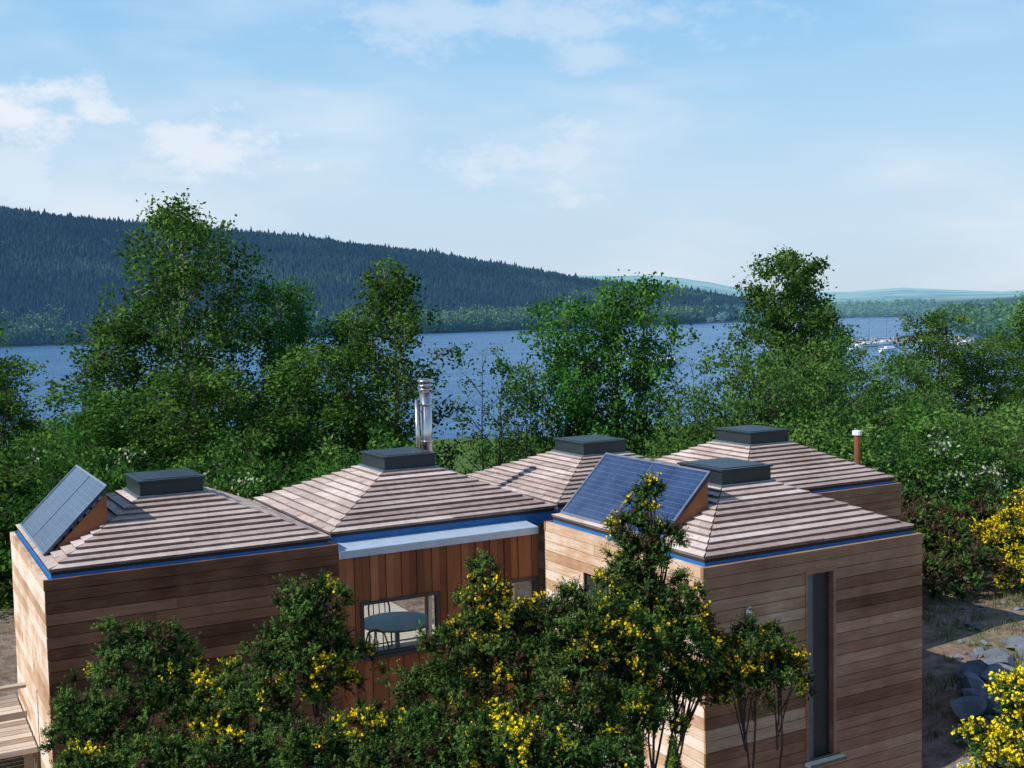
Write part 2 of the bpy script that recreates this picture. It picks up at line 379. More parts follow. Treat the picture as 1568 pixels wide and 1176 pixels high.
def window(name,a,b,za,zb,v=0.0,mull=()):
    mb=MB(); f=.045
    mb.box(a,b,v-.03,v+.06,zb-f,zb,.5,0); mb.box(a,b,v-.03,v+.06,za,za+f,.5,0)
    mb.box(a,a+f,v-.03,v+.06,za+f,zb-f,.5,0); mb.box(b-f,b,v-.03,v+.06,za+f,zb-f,.5,0)
    for q in mull: mb.box(q,q+.04,v-.025,v+.05,za+f,zb-f,.9,2)
    mb.box(a+f,b-f,v+.01,v+.018,za+f,zb-f,.5,1)
    mb.box(a-.04,b+.04,v-.06,v-.031,za-.03,za+.01,.5,0)
    mb.build(name,[m_frame,m_glass,m_floor],cab)
window('window_wide',3.925,5.095,1.0,1.77,0,(4.93,))
window('window_small',5.985,6.685,1.0,1.77,0,(6.25,))
mb=MB(); tu,tv=5.45,2.35
mb.tube([(tu,tv,.72),(tu,tv,.75)],[.58,.58],28,.5,0); mb.tube([(tu,tv,0),(tu,tv,.72)],[.04,.04],8,.5,0); mb.tube([(tu,tv,0.0),(tu,tv,.03)],[.28,.26],16,.5,0)
mb.build('round_table',[m_white],cab)
for k,(cu_,cv_,rz) in enumerate(((4.85,1.6,-.6),(6.0,1.8,.7),(5.6,3.3,3.0),(4.7,2.8,-2.))):
    mb=MB()
    for sx in(-.2,.2):
        for sy in(-.2,.2): mb.tube([(sx,sy,0),(sx*.9,sy*.9,.45)],[.014,.014],6)
        mb.tube([(sx*.9,-.19,.45),(sx*.9,-.24,.7),(sx*.6,-.25,.9),(0,-.25,.95)],[.014]*4,6)
    mb.box(-.21,.21,-.2,.2,.44,.465)
    for q in(-.1,0,.1): mb.tube([(q,-.2,.46),(q,-.25,.92)],[.009,.009],5)
    c=mb.build('chair_%d'%k,[m_frame],cab); c.location=(cu_,cv_,0); c.rotation_euler=(0,0,rz)
mb=MB()
a,b=RU+1.56,RU+2.07
mb.box(a,a+.045,RV-.03,RV+.1,-.05,2.36,.5,1); mb.box(b-.045,b,RV-.03,RV+.1,-.05,2.36,.5,1); mb.box(a+.045,b-.045,RV-.03,RV+.1,2.31,2.36,.5,1)
mb.box(a+.045,a+.14,RV-.005,RV+.05,-.05,2.31,.5,0); mb.box(a+.14,b-.045,RV+.055,RV+.09,-.05,2.31,.5,2); 
mb.box(a-.05,b+.05,RV-.16,RV-.032,-.09,-.05,.5,0)
mb.build('slot_door',[m_capt,m_clad,m_frame],cab)
mb=MB()
mb.box(RU+.03,RU+.06,RV+1.75,RV+2.6,-.05,2.05,.5,0); mb.box(RU-.1,RU+.02,RV+1.7,RV+2.65,-.12,-.052,.5,1); mb.box(RU-.5,RU-.11,RV+1.6,RV+2.7,-.3,-.2,.5,1)
mb.build('side_door',[m_frame,m_flash],cab)
mb=MB(); c=(RU+.65,RV-.02,1.98)
mb.tube([(c[0],RV-.02,c[2]),(c[0],RV-.07,c[2])],[.055,.05],16,.5,0); mb.tube([(c[0],RV-.07,c[2]),(c[0],RV-.09,c[2])],[.035,.02],16,.5,1)
mb.tube([(c[0]-.02,RV-.05,c[2]+.05),(c[0]-.02,RV-.09,c[2]+.08)],[.015,.015],8,.5,0)
mb.build('wall_lamp',[m_capt,m_steel],cab)
def panel(name,u,v0,v1):
    o=Vector((u,v0,2.72)); av=Vector((0,v1-v0,0)); b=Vector((.80,0,.80)); n=Vector((-1,0,1)).normalized()
    mb=MB(); mb.hexa(o,av,b,n*.03,.5,0)
    al=av.normalized(); bl=b.normalized(); LA=av.length; LB=b.length; t=n*.012; top=o+n*.03
    fr=.03
    mb.hexa(top,av,bl*fr,t,.5,1); mb.hexa(top+bl*(LB-fr),av,bl*fr,t,.5,1)
    mb.hexa(top+bl*fr,al*fr,bl*(LB-2*fr),t,.5,1); mb.hexa(top+bl*fr+al*(LA-fr),al*fr,bl*(LB-2*fr),t,.5,1)
    mb.hexa(top+bl*fr+al*(LA/2-.008),al*.016,bl*(LB-2*fr),t*.6,.5,1)
    for k in range(1,14):
        mb.hexa(top+bl*(LB*k/14)+al*fr,al*(LA-2*fr),bl*.004,n*.002,.5,1)
    for k in range(1,16):
        if k!=8: mb.hexa(top+al*(LA*k/16)+bl*fr,al*.0025,bl*(LB-2*fr),n*.0015,.5,1)
    for vv in (v0+.05,v1-.08):
        q0=Vector((u+.06,vv,2.72)); q1=Vector((u+.77,vv,3.43)); q2=Vector((u+.77,vv,2.9)); w=Vector((0,.03,0))
        mb.poly([q0,q2,q1],.5,2); mb.poly([q1+w,q2+w,q0+w],.5,2); mb.poly([q0,q1,q1+w,q0+w],.5,2); mb.poly([q2,q2+w,q1+w,q1],.5,2)
    mb.build(name,[m_pv,m_alu,m_vert],cab)
panel('solar_panel_west',.1,.82,3.23)
panel('solar_panel_east',RU+.14,RV+1.0,RV+3.4)
mb=MB(); fu,fv=6.1,2.45
mb.tube([(fu,fv,2.9),(fu,fv,4.35)],[.095,.095],20); mb.tube([(fu,fv,3.0),(fu,fv,3.13)],[.15,.10],20)
for z in (3.55,4.15): mb.tube([(fu,fv,z),(fu,fv,z+.04)],[.103,.103],20)
mb.tube([(fu,fv,4.35),(fu,fv,4.44)],[.07,.07],16)
mb.tube([(fu,fv,4.40),(fu,fv,4.42)],[.12,.12],20); mb.tube([(fu,fv,4.46),(fu,fv,4.48)],[.125,.125],20); mb.tube([(fu,fv,4.53),(fu,fv,4.56),(fu,fv,4.58)],[.14,.13,.03],20)
for k in range(4):
    t=k*math.pi/2; mb.tube([(fu+.09*math.cos(t),fv+.09*math.sin(t),4.4),(fu+.09*math.cos(t),fv+.09*math.sin(t),4.54)],[.01,.01],5)
mb.tube([(fu-.17,fv-.03,3.0),(fu-.17,fv-.03,4.25)],[.035,.035],10)
mb.box(fu-.17,fu,fv-.02,fv,4.05,4.07)
mb.build('chimney_flue',[m_steel],cab,True)
bpy.context.view_layer.update()
mb=MB(); px,py=6.3,21.2; g=tz(px,py)
mb.tube([(px,py,g),(px,py,3.22)],[.055,.055],14,.5,0); mb.tube([(px,py,3.22),(px,py,3.225),(px,py,3.30),(px,py,3.31)],[.055,.085,.085,.05],14,.5,1)
mb.build('vent_pipe',[m_copper,m_white])
mb=MB()
for k in range(14): mb.box(-2.1,-.05,1.2+k*.18,1.2+k*.18+.165,.14,.18,random.random(),0)
for u in(-2,-1,-.2):
    for v in(1.3,3.5): mb.box(u,u+.1,v,v+.1,-.9,.14,.3,0)
for u in(-2,-1.1): mb.box(u,u+.08,1.22,1.30,.181,1.0,.3,0)
mb.box(-2.05,-.15,1.20,1.31,1.001,1.04,.5,0); mb.box(-2.05,-.15,1.24,1.27,.6,.68,.5,0)
o=mb.build('timber_deck',[m_floor]); o.location=cab.location; o.rotation_euler=(0,0,TH)

# ------------------------------------------------------------------ trees
def rand_unit(n,r):
    v=r.normal(size=(n,3)); return v/np.linalg.norm(v,axis=1,keepdims=True)
def leaves(C,size,r,aspect=.6):
    n=len(C); a=rand_unit(n,r); b=np.cross(a,rand_unit(n,r)); b/=np.linalg.norm(b,axis=1,keepdims=True)+1e-9
    s=(size*r.uniform(.7,1.3,n))[:,None]
    V=np.stack([C-a*s*.5,C+b*s*.5*aspect,C+a*s*.5,C-b*s*.5*aspect],1).reshape(-1,3)
    F=np.arange(4*n).reshape(n,4); return V,F
def make_tree(name,seed,H,R,base,prof,nlimb,ncl,nleaf,lsize,csize,mleaf,mbark,droop=.2,trunk_r=.14,blossom=0,stems=1,sphere=False):
    r=np.random.default_rng(seed); rr=random.Random(seed); mb=MB()
    cent=[];lens=[]
    zs=[p[0] for p in prof]; rs=[p[1] for p in prof]
    for st in range(stems):
        sx,sy=(0,0) if stems==1 else (rr.uniform(-.5,.5)*R*.5,rr.uniform(-.5,.5)*R*.5)
        K=9; tp=[];wob=[rr.uniform(-.03,.03)*H for _ in range(2)]
        Hs=H*(1 if st==0 else rr.uniform(.75,.95))
        for k in range(K):
            f=k/(K-1); tp.append(Vector((sx*f*1.6+wob[0]*math.sin(f*4+st),sy*f*1.6+wob[1]*math.sin(f*5+1),f*Hs*.97)))
        mb.tube(tp,[trunk_r*(1-.9*k/(K-1))/math.sqrt(stems) for k in range(K)],7,.5,1)
        for i in range(nlimb//stems):
            f=base+(1-base)*((i+rr.random())/(nlimb/stems)); f=min(f,.995)
            ang=i*2.4+rr.uniform(-.5,.5)+st
            rad=R*np.interp(f,zs,rs)*rr.uniform(.55,1.12)
            tipz=f*Hs+rr.uniform(-.02,.04)*H
            if f>.9: tipz=min(tipz,H)
            bz=max(.12*Hs,tipz-rad*rr.uniform(.5,1.0)-.03*H)
            ff=bz/Hs*(K-1); k0=min(int(ff),K-2); bp=tp[k0].lerp(tp[k0+1],min(1,ff-k0))
            cx=tp[min(K-1,int(f*(K-1)))]
            tip=Vector((cx.x+rad*math.cos(ang),cx.y+rad*math.sin(ang),tipz))
            mid=bp.lerp(tip,.5)+Vector((0,0,rad*.12))+Vector((rr.uniform(-.1,.1),rr.uniform(-.1,.1),0))*rad*.5
            br=trunk_r*.33*(1-f*.6)/math.sqrt(stems)+.008
            mb.tube([bp,mid,tip],[br,br*.6,br*.2],5,.5,1,False)
            for c in range(ncl):
                t=rr.uniform(.35,1.08); p=bp.lerp(mid,t*2) if t<.5 else mid.lerp(tip,(t-.5)*2)
                off=Vector((rr.gauss(0,1),rr.gauss(0,1),rr.gauss(0,.8)))*csize*1.1
                q=p+off
                mb.tube([p,p.lerp(q,.6)+Vector((0,0,.05)),q],[br*.3,br*.2,.004],3,.5,1,False)
                cent.append(tuple(q)); lens.append(rr.uniform(.5,1.4))
    cent=np.array(cent); lens=np.array(lens)
    cnt=(nleaf*lens).astype(int); idx=np.repeat(np.arange(len(cent)),cnt)
    G=r.normal(size=(len(idx),3))*np.array([1,1,.75])*(csize*np.clip(lens,.6,1.2)[idx,None])*.55
    C=cent[idx]+G
    C[:,2]-=droop*csize*np.abs(r.normal(size=len(idx)))*1.2
    ct=r.uniform(.1,.75,len(cent))[idx]+r.uniform(-.15,.15,len(idx))
    ct=np.clip(ct,0,.84)
    if blossom>0:
        cm=(r.random(len(cent))<blossom)[idx] & (r.random(len(idx))<.45)
        ct=np.where(cm,.95,ct)
    V,F=leaves(C,lsize,r)
    bv,bf,bt,bm=mb_block(mb)
    return np_mesh(name,[V,bv],[F,bf],[ct,bt],[np.zeros(len(F)),bm],[mleaf,mbark])
birchp=[(0,.2),(.2,.8),(.35,1),(.6,.92),(.8,.82),(.93,.62),(1,.25)]
birchq=[(0,.2),(.2,.8),(.35,1),(.6,.92),(.8,.68),(.93,.4),(1,.1)]
roundp=[(0,.5),(.2,.9),(.45,1),(.7,.9),(.88,.6),(1,.15)]
t_birch=make_tree('birch_mesh',11,10.3,2.55,.16,birchp,56,6,72,.135,.38,m_leaf,m_birch,.6,.16)
t_birch2=make_tree('birch2_mesh',23,9.5,2.1,.25,birchq,32,6,62,.135,.33,m_leaf,m_birch,.7,.13)
t_round=make_tree('alder_mesh',31,7.8,2.2,.14,roundp,42,6,72,.13,.35,m_leaf,m_bark,.3,.14,stems=2)
t_willow=make_tree('willow_mesh',41,6.2,3.5,.1,[(0,.6),(.3,.95),(.55,1),(.75,.92),(.9,.7),(1,.35)],80,6,66,.12,.38,m_leaf2,m_bark,.1,.14,stems=4)
t_sparse=make_tree('sparse_mesh',51,6.0,1.5,.15,roundp,34,4,18,.10,.26,m_leaf2,m_bark,0,.07,stems=3)
t_poplar=make_tree('poplar_mesh',61,8.6,2.1,.42,[(0,.4),(.42,1.0),(.6,1),(.75,.9),(.9,.75),(1,.35)],38,6,72,.15,.36,m_leaf,m_bark,.2,.15)
s_a=make_tree('shrub_a_mesh',71,3.2,1.9,.08,roundp,32,5,60,.115,.29,m_leaf,m_bark,.1,.05,stems=4)
s_b=make_tree('shrub_b_mesh',72,3.0,1.9,.08,roundp,32,5,60,.115,.29,m_leaf2,m_bark,.1,.05,stems=4)
s_h=make_tree('hawthorn_mesh',73,3.4,1.6,.1,roundp,32,5,70,.09,.26,m_leaf,m_bark,.1,.06,stems=2,blossom=.22)
def put(name,me,x,y,s=1,sz=None,rz=None,parent=None,dz=-.1,lean=0):
    o=bpy.data.objects.new(name,me); o.location=(x,y,tz(x,y)+dz); sz=sz or s
    o.scale=(s,s,sz); o.rotation_euler=(lean,lean*.5,random.uniform(0,6.28) if rz is None else rz)
    return link(o,parent)
put('birch_tree',t_birch,-9.5,34,1.0,1.0,.3)
put('birch_tree',t_birch2,-11.4,33,1.05,.78,2.)
put('birch_tree',t_birch,-7.2,36.5,.85,.80,2.5)
put('birch_tree',t_birch2,-3.5,33,.95,.90,.9)
put('birch_tree',t_birch2,-4.7,35.5,.9,.78,4.4)
put('alder_tree',t_round,-8.4,31,1.,.70,1.)
put('alder_tree',t_round,-5.9,32,1.,.76,3.)
put('alder_tree',t_round,-10.6,30.5,.95,.62,5.)
put('alder_tree',t_round,1.7,36,.95,.95,4.)
put('alder_tree',t_round,3.4,37,1.,1.03,2.)
put('sapling_tree',t_sparse,-.6,33.5,1.1,1.0,0)
put('sapling_tree',t_sparse,.35,34,.9,.9,2)
put('sapling_tree',t_sparse,5.4,36,1.,.95,3)
put('willow_tree',t_willow,7.4,33,.88,.93,0)
put('willow_tree',t_willow,9.8,34.5,.80,.82,2)
put('birch_tree',t_poplar,10.0,42,.98,1.0,1)
put('alder_tree',t_round,11.6,43,.8,.78,4)
put('alder_tree',t_round,21.6,60,1.2,.98,1)
put('alder_tree',t_round,24.5,62,1.2,.80,3)
put('alder_tree',t_round,39.4,88,1.9,1.35,2)
put('alder_tree',t_round,43,90,2.,1.45,4)
put('alder_tree',t_round,-15.9,35,.9,.76,2)
put('alder_tree',t_round,-17.6,36,1.,.9,3)
th=empty('shrub_thicket')
R2=random.Random(77)
def thick(n,x0,x1,y0,y1,kinds,s0,s1,avoid=None):
    for _ in range(n):
        y=R2.uniform(y0,y1); t=R2.uniform(x0,x1); x=t*y
        put('shrub',R2.choice(kinds),x,y,R2.uniform(s0,s1),R2.uniform(s0,s1)*.9,R2.uniform(0,6.28),th)
thick(26,-.52,-.11,25.5,34,[s_a,s_a,s_b],.9,1.3)
thick(5,-.11,-.03,25,29,[s_a,s_b],.45,.6)
thick(12,-.01,.16,27,36,[s_a,s_b,s_a],.85,1.15)
thick(16,.16,.34,28,38,[s_b,s_a],.9,1.15)
thick(32,.26,.58,27,46,[s_b,s_b,s_a],.9,1.15)
thick(18,-.55,-.1,40,80,[s_a,s_b],1.0,1.4)
thick(16,.0,.58,46,90,[s_a,s_b],.85,1.05)
for x,y,s in ((-6.7,26.3,1.),(-5.2,25.6,.7),(-11.5,28,1.1),(-13.,27.5,1.),(9.9,26.5,.95),(-2.4,26,.6),(3.1,26,.8)):
    put('hawthorn_shrub',s_h,x,y,s)

# ------------------------------------------------------------------ gorse
def make_gorse(name,seed,lobes,flower=.10,stems=True,root=None,dens=1.0,sc=1.0,brown=.0,nb=9):
    r=np.random.default_rng(seed); rr=random.Random(seed); mb=MB()
    TC=[];TD=[];TQ=[]
    for (x,y,z,rx,rz) in lobes:
        n=int(dens*345*(rx*rx+2*rx*rz)/(sc*sc))
        u=rand_unit(n,r); u[:,2]=np.where(u[:,2]<-.5,-u[:,2],u[:,2])
        q=np.clip(r.uniform(.25,1.0,n)**.5,0,1)
        wob=1+.2*np.sin(u[:,0]*5+seed+u[:,2]*4)+.18*np.sin(u[:,1]*7+z*5)
        TC.append(np.array([x,y,z])+u*np.array([rx,rx,rz])*(q*wob)[:,None])
        d=u*.7+np.array([0,0,.8]); TD.append(d/np.linalg.norm(d,axis=1,keepdims=True)); TQ.append(q)
        if stems:
            rt=Vector(root)+Vector((rr.uniform(-.12,.12),rr.uniform(-.12,.12),0)) if root else Vector((x+rr.uniform(-.3,.3),y+rr.uniform(-.2,.2),tz(x,y)-.1))
            c=Vector((x,y,z))
            md=rt.lerp(c,.5)+Vector((rr.uniform(-.12,.12),rr.uniform(-.12,.12),0))
            mb.tube([rt,rt.lerp(md,.5)+Vector((rr.uniform(-.05,.05),0,0)),md,md.lerp(c,.5)+Vector((rr.uniform(-.05,.05),0,0)),c],[.015,.013,.011,.009,.006],6,.5,1,False)
            for k in range(12):
                uu=rand_unit(1,r)[0]; uu[2]=abs(uu[2]); e=c+Vector(uu*np.array([rx,rx,rz])*rr.uniform(.85,1.15))
                mb.tube([md.lerp(c,rr.uniform(.4,1)),c.lerp(e,.5)-Vector((0,0,.04)),e],[.008,.005,.003],4,.5,1,False)
    TC=np.concatenate(TC);TD=np.concatenate(TD);TQ=np.concatenate(TQ); m=len(TC)
    ns=12
    ti=np.repeat(np.arange(m),ns)
    D=TD[ti]*.75+rand_unit(m*ns,r)*.85; D/=np.linalg.norm(D,axis=1,keepdims=True)
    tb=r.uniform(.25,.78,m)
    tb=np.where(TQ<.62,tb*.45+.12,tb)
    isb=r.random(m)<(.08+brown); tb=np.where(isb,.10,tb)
    P=TC[ti]; n=len(ti)
    L=r.uniform(.05,.12,n)*sc
    idx=np.repeat(np.arange(n),nb); f=np.tile(np.linspace(.12,1,nb),n)
    side=rand_unit(len(idx),r); d=D[idx]; side-=d*np.sum(side*d,1,keepdims=True); side/=np.linalg.norm(side,axis=1,keepdims=True)+1e-9
    b0=P[idx]+d*(L[idx]*f)[:,None]
    bl=(.027*sc*(1.2-.5*f)*r.uniform(.7,1.3,len(idx)))[:,None]
    tip=b0+(side*.9+d*.6)*bl
    w=np.cross(side,d)*.0072*sc
    V=np.stack([b0-w,b0+w,tip],1).reshape(-1,3); F=np.arange(len(V)).reshape(-1,3)
    base=tb[ti][idx]
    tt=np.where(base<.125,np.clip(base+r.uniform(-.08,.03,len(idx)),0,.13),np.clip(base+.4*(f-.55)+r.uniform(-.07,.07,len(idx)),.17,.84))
    patch=np.sin(TC[:,0]*5+seed)+np.sin(TC[:,2]*6+TC[:,1]*5+seed*2)+r.normal(size=m)*1.3
    thr=np.quantile(patch,1-flower*1.25); ft=(patch>thr)&(TQ>.6)
    fl=np.where(ft[ti]&(r.random(n)<(.42 if flower<.3 else .6))&(D[:,2]>-.2))[0]
    nf=7; fi=np.repeat(fl,nf)
    ff=np.tile(np.linspace(.55,1.1,nf),len(fl))
    C=P[fi]+D[fi]*(L[fi]*ff)[:,None]+r.normal(size=(len(fi),3))*.010*sc
    FV,FF=leaves(C,.025*sc,r,.85)
    bv,bf,bt,bm=mb_block(mb)
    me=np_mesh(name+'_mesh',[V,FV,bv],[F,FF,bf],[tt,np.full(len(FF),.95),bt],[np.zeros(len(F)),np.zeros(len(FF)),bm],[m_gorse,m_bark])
    return link(bpy.data.objects.new(name,me))
G='gorse_bush'
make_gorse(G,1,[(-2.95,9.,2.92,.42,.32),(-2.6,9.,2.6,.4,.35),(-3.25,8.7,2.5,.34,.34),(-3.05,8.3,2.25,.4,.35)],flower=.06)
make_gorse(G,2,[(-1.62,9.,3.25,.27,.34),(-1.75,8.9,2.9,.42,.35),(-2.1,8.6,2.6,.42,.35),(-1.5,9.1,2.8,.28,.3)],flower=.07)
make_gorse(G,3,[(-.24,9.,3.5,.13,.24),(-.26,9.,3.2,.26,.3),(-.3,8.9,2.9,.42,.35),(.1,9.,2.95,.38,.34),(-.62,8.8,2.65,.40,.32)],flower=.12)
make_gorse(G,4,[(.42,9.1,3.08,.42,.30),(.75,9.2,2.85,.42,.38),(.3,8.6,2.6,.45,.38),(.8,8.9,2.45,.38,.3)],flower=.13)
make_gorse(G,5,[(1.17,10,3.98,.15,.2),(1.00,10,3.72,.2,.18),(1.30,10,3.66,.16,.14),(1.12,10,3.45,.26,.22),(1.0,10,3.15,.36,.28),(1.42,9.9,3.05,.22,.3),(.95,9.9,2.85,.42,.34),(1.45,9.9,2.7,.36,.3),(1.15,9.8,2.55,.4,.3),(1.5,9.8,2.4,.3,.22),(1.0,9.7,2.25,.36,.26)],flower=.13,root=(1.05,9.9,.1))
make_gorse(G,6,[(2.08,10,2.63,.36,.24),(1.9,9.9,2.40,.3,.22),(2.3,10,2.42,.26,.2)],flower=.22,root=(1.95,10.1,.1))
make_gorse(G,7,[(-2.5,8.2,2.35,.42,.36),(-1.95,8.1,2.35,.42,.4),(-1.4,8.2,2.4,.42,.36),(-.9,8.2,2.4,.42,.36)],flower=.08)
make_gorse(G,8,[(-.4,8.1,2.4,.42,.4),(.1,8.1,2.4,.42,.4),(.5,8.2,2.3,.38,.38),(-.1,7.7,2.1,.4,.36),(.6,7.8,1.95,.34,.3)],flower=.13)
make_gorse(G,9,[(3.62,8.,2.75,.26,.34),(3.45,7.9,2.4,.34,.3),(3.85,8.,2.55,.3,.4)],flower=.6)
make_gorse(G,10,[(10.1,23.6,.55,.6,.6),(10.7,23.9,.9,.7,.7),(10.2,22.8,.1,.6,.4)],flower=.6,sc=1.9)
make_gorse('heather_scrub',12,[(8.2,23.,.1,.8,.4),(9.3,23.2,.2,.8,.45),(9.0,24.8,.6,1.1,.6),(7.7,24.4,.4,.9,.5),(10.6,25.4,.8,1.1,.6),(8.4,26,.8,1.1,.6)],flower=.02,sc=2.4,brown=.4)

r=np.random.default_rng(4); n=5000
f=r.random(n)**.8; ang=r.uniform(0,6.28,n); rad=.24*(1-f)**.7*np.sqrt(r.random(n))*(1+.2*np.sin(ang*3+f*9))
C=np.stack([rad*np.cos(ang),rad*np.sin(ang),f*1.45],1); V,F=leaves(C,.06,r,.25)
mb=MB(); mb.tube([(0,0,-.1),(0,0,.7),(0,0,1.3)],[.03,.02,.005],6,.5,1,False); bv,bf,bt,bm=mb_block(mb)
me=np_mesh('dwarf_conifer_mesh',[V,bv],[F,bf],[r.random(n),bt],[np.zeros(n),bm],[m_cyp,m_bark])
put('dwarf_conifer',me,1.75,13.0,1.05)

# rough grass and weeds on the open ground
def grass():
    r=np.random.default_rng(15); nc=1500
    x=r.uniform(5.9,13,nc); y=r.uniform(14,26,nc); k=fnoise(x*2,y*2,2.)+r.normal(size=nc)*.5>.35; x=x[k];y=y[k]
    x=np.concatenate([x,r.uniform(-9,6,500)]); y=np.concatenate([y,r.uniform(10,13,500)])
    nb=22; idx=np.repeat(np.arange(len(x)),nb); n=len(idx)
    bx=x[idx]+r.normal(size=n)*.09; by=y[idx]+r.normal(size=n)*.09; bz=terrain(bx,by)-.02
    b=np.stack([bx,by,bz],1); a=r.uniform(0,6.28,n); w=np.stack([np.cos(a),np.sin(a),0*a],1)*.008
    h=r.uniform(.07,.22,n); tip=b+np.stack([r.normal(size=n)*.05,r.normal(size=n)*.05,h],1)
    V=np.stack([b-w,b+w,tip],1).reshape(-1,3); F=np.arange(3*n).reshape(n,3)
    me=np_mesh('rough_grass',[V],[F],[np.clip(r.uniform(0,1,len(x))[idx],0,1)],[np.zeros(n)],[m_grass]); link(bpy.data.objects.new('rough_grass',me))
grass()
def rocks():
    import bmesh
    from mathutils import noise
    bm=bmesh.new(); rr=random.Random(8)
    for k in range(620):
        if k<85: s=rr.uniform(.13,.33)
        else: s=rr.uniform(.025,.10)
        y=rr.uniform(14.2,19.4) if k<400 else rr.uniform(15,24); t=rr.uniform(.385,.54); x=t*y
        res=bmesh.ops.create_icosphere(bm,subdivisions=2 if k<85 else 1,radius=1)
        ax=(rr.uniform(.8,1.5),rr.uniform(.8,1.3),rr.uniform(.45,.8)); o=Vector((rr.random()*50,rr.random()*50,0)); rot=Matrix.Rotation(rr.uniform(0,6),3,'Z')
        for v in res['verts']:
            d=1+.45*noise.noise(v.co*1.1+o); c=v.co*d
            for pl in range(5):
                nrm=Vector((math.sin(o.x+pl*2),math.cos(o.y+pl*3),.6*math.sin(pl+o.x))).normalized(); q=c.dot(nrm)
                if q>.52: c-=nrm*(q-.52)
            c=rot@Vector((c.x*ax[0],c.y*ax[1],c.z*ax[2]))*s
            v.co=c+Vector((x,y,tz(x,y)+s*.3))
    me=bpy.data.meshes.new('boulder_pile'); bm.to_mesh(me); bm.free()
    m=plain('slate_rock',(.13,.15,.175),.85,0,.55,.3,2.5); me.materials.append(m)
    link(bpy.data.objects.new('boulder_pile',me))
rocks()

# ------------------------------------------------------------------ far forest
def conifers():
    r=np.random.default_rng(2); n=34000
    t=r.uniform(-.62,.215,n); S=shoreS(t); y=S+12+ (r.random(n)**.9)*640; x=t*y
    z=terrain(x,y); 
    patch=fnoise(x,y,90.); keep=(z>-9)&((patch>-.7)|(r.random(n)<.75)); x,y,z,patch=x[keep],y[keep],z[keep],patch[keep]; n=len(x)
    h=r.uniform(5,8.5,n)*(1+.2*patch); h=np.where(r.random(n)<.06,h*1.4,h); w=h*r.uniform(.28,.40,n)
    k=5; V=[];F=[];T=[]
    for (zb,zt,wf) in ((-.15,.66,1.),(.35,1.,.6)):
        ang=np.linspace(0,2*np.pi,k,endpoint=False)[None,:]+r.uniform(0,1,n)[:,None]
        jit=r.uniform(.7,1.25,(n,k))
        ring=np.stack([x[:,None]+np.cos(ang)*w[:,None]*wf*jit,y[:,None]+np.sin(ang)*w[:,None]*wf*jit,np.repeat((z+h*zb)[:,None],k,1)],-1)
        top=np.stack([x,y,z+h*zt],-1)[:,None,:]
        vv=np.concatenate([ring,top],1).reshape(-1,3)
        i=np.arange(n)[:,None]*(k+1); a=np.arange(k)[None,:]
        ff=np.stack([i+a,i+(a+1)%k,np.broadcast_to(i+k,(n,k))],-1).reshape(-1,3)
        V.append(vv);F.append(ff);T.append(np.repeat(np.clip(.45+.4*patch+.3*fnoise(x,y,37.)+r.uniform(-.12,.12,n),0,1),k))
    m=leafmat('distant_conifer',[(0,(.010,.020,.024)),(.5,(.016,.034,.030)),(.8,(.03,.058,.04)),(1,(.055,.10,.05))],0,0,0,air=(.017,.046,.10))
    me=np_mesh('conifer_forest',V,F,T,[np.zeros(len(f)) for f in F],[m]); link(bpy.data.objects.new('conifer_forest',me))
conifers()
def shoretrees(name,t,hz,air,seed,depth,cols):
    r=np.random.default_rng(seed); n=len(t)
    S=shoreS(t); y=S+6+r.random(n)**1.5*depth; x=t*y; z=terrain(x,y)
    h=r.uniform(5,12,n)*hz; nl=70; idx=np.repeat(np.arange(n),nl)
    u=rand_unit(n*nl,r)*np.sqrt(r.random(n*nl))[:,None]
    C=np.stack([x[idx],y[idx],z[idx]+h[idx]*.5],1)+u*np.stack([h*.55,h*.55,h*.5],1)[idx]
    V,F=leaves(C,1.5,r,.8)
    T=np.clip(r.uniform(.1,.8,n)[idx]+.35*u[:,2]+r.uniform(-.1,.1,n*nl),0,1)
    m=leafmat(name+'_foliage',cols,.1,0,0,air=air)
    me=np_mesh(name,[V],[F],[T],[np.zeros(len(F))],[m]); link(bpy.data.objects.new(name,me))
r=np.random.default_rng(6)
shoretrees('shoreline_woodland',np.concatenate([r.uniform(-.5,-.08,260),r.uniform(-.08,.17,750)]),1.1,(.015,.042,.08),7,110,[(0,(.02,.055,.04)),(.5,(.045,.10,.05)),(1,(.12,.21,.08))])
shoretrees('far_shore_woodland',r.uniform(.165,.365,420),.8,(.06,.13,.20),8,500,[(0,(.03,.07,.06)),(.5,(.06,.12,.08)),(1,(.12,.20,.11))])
shoretrees('promontory_woodland',r.uniform(.365,.62,520),.9,(.02,.05,.08),9,260,[(0,(.025,.065,.03)),(.5,(.055,.12,.045)),(1,(.11,.20,.07))])

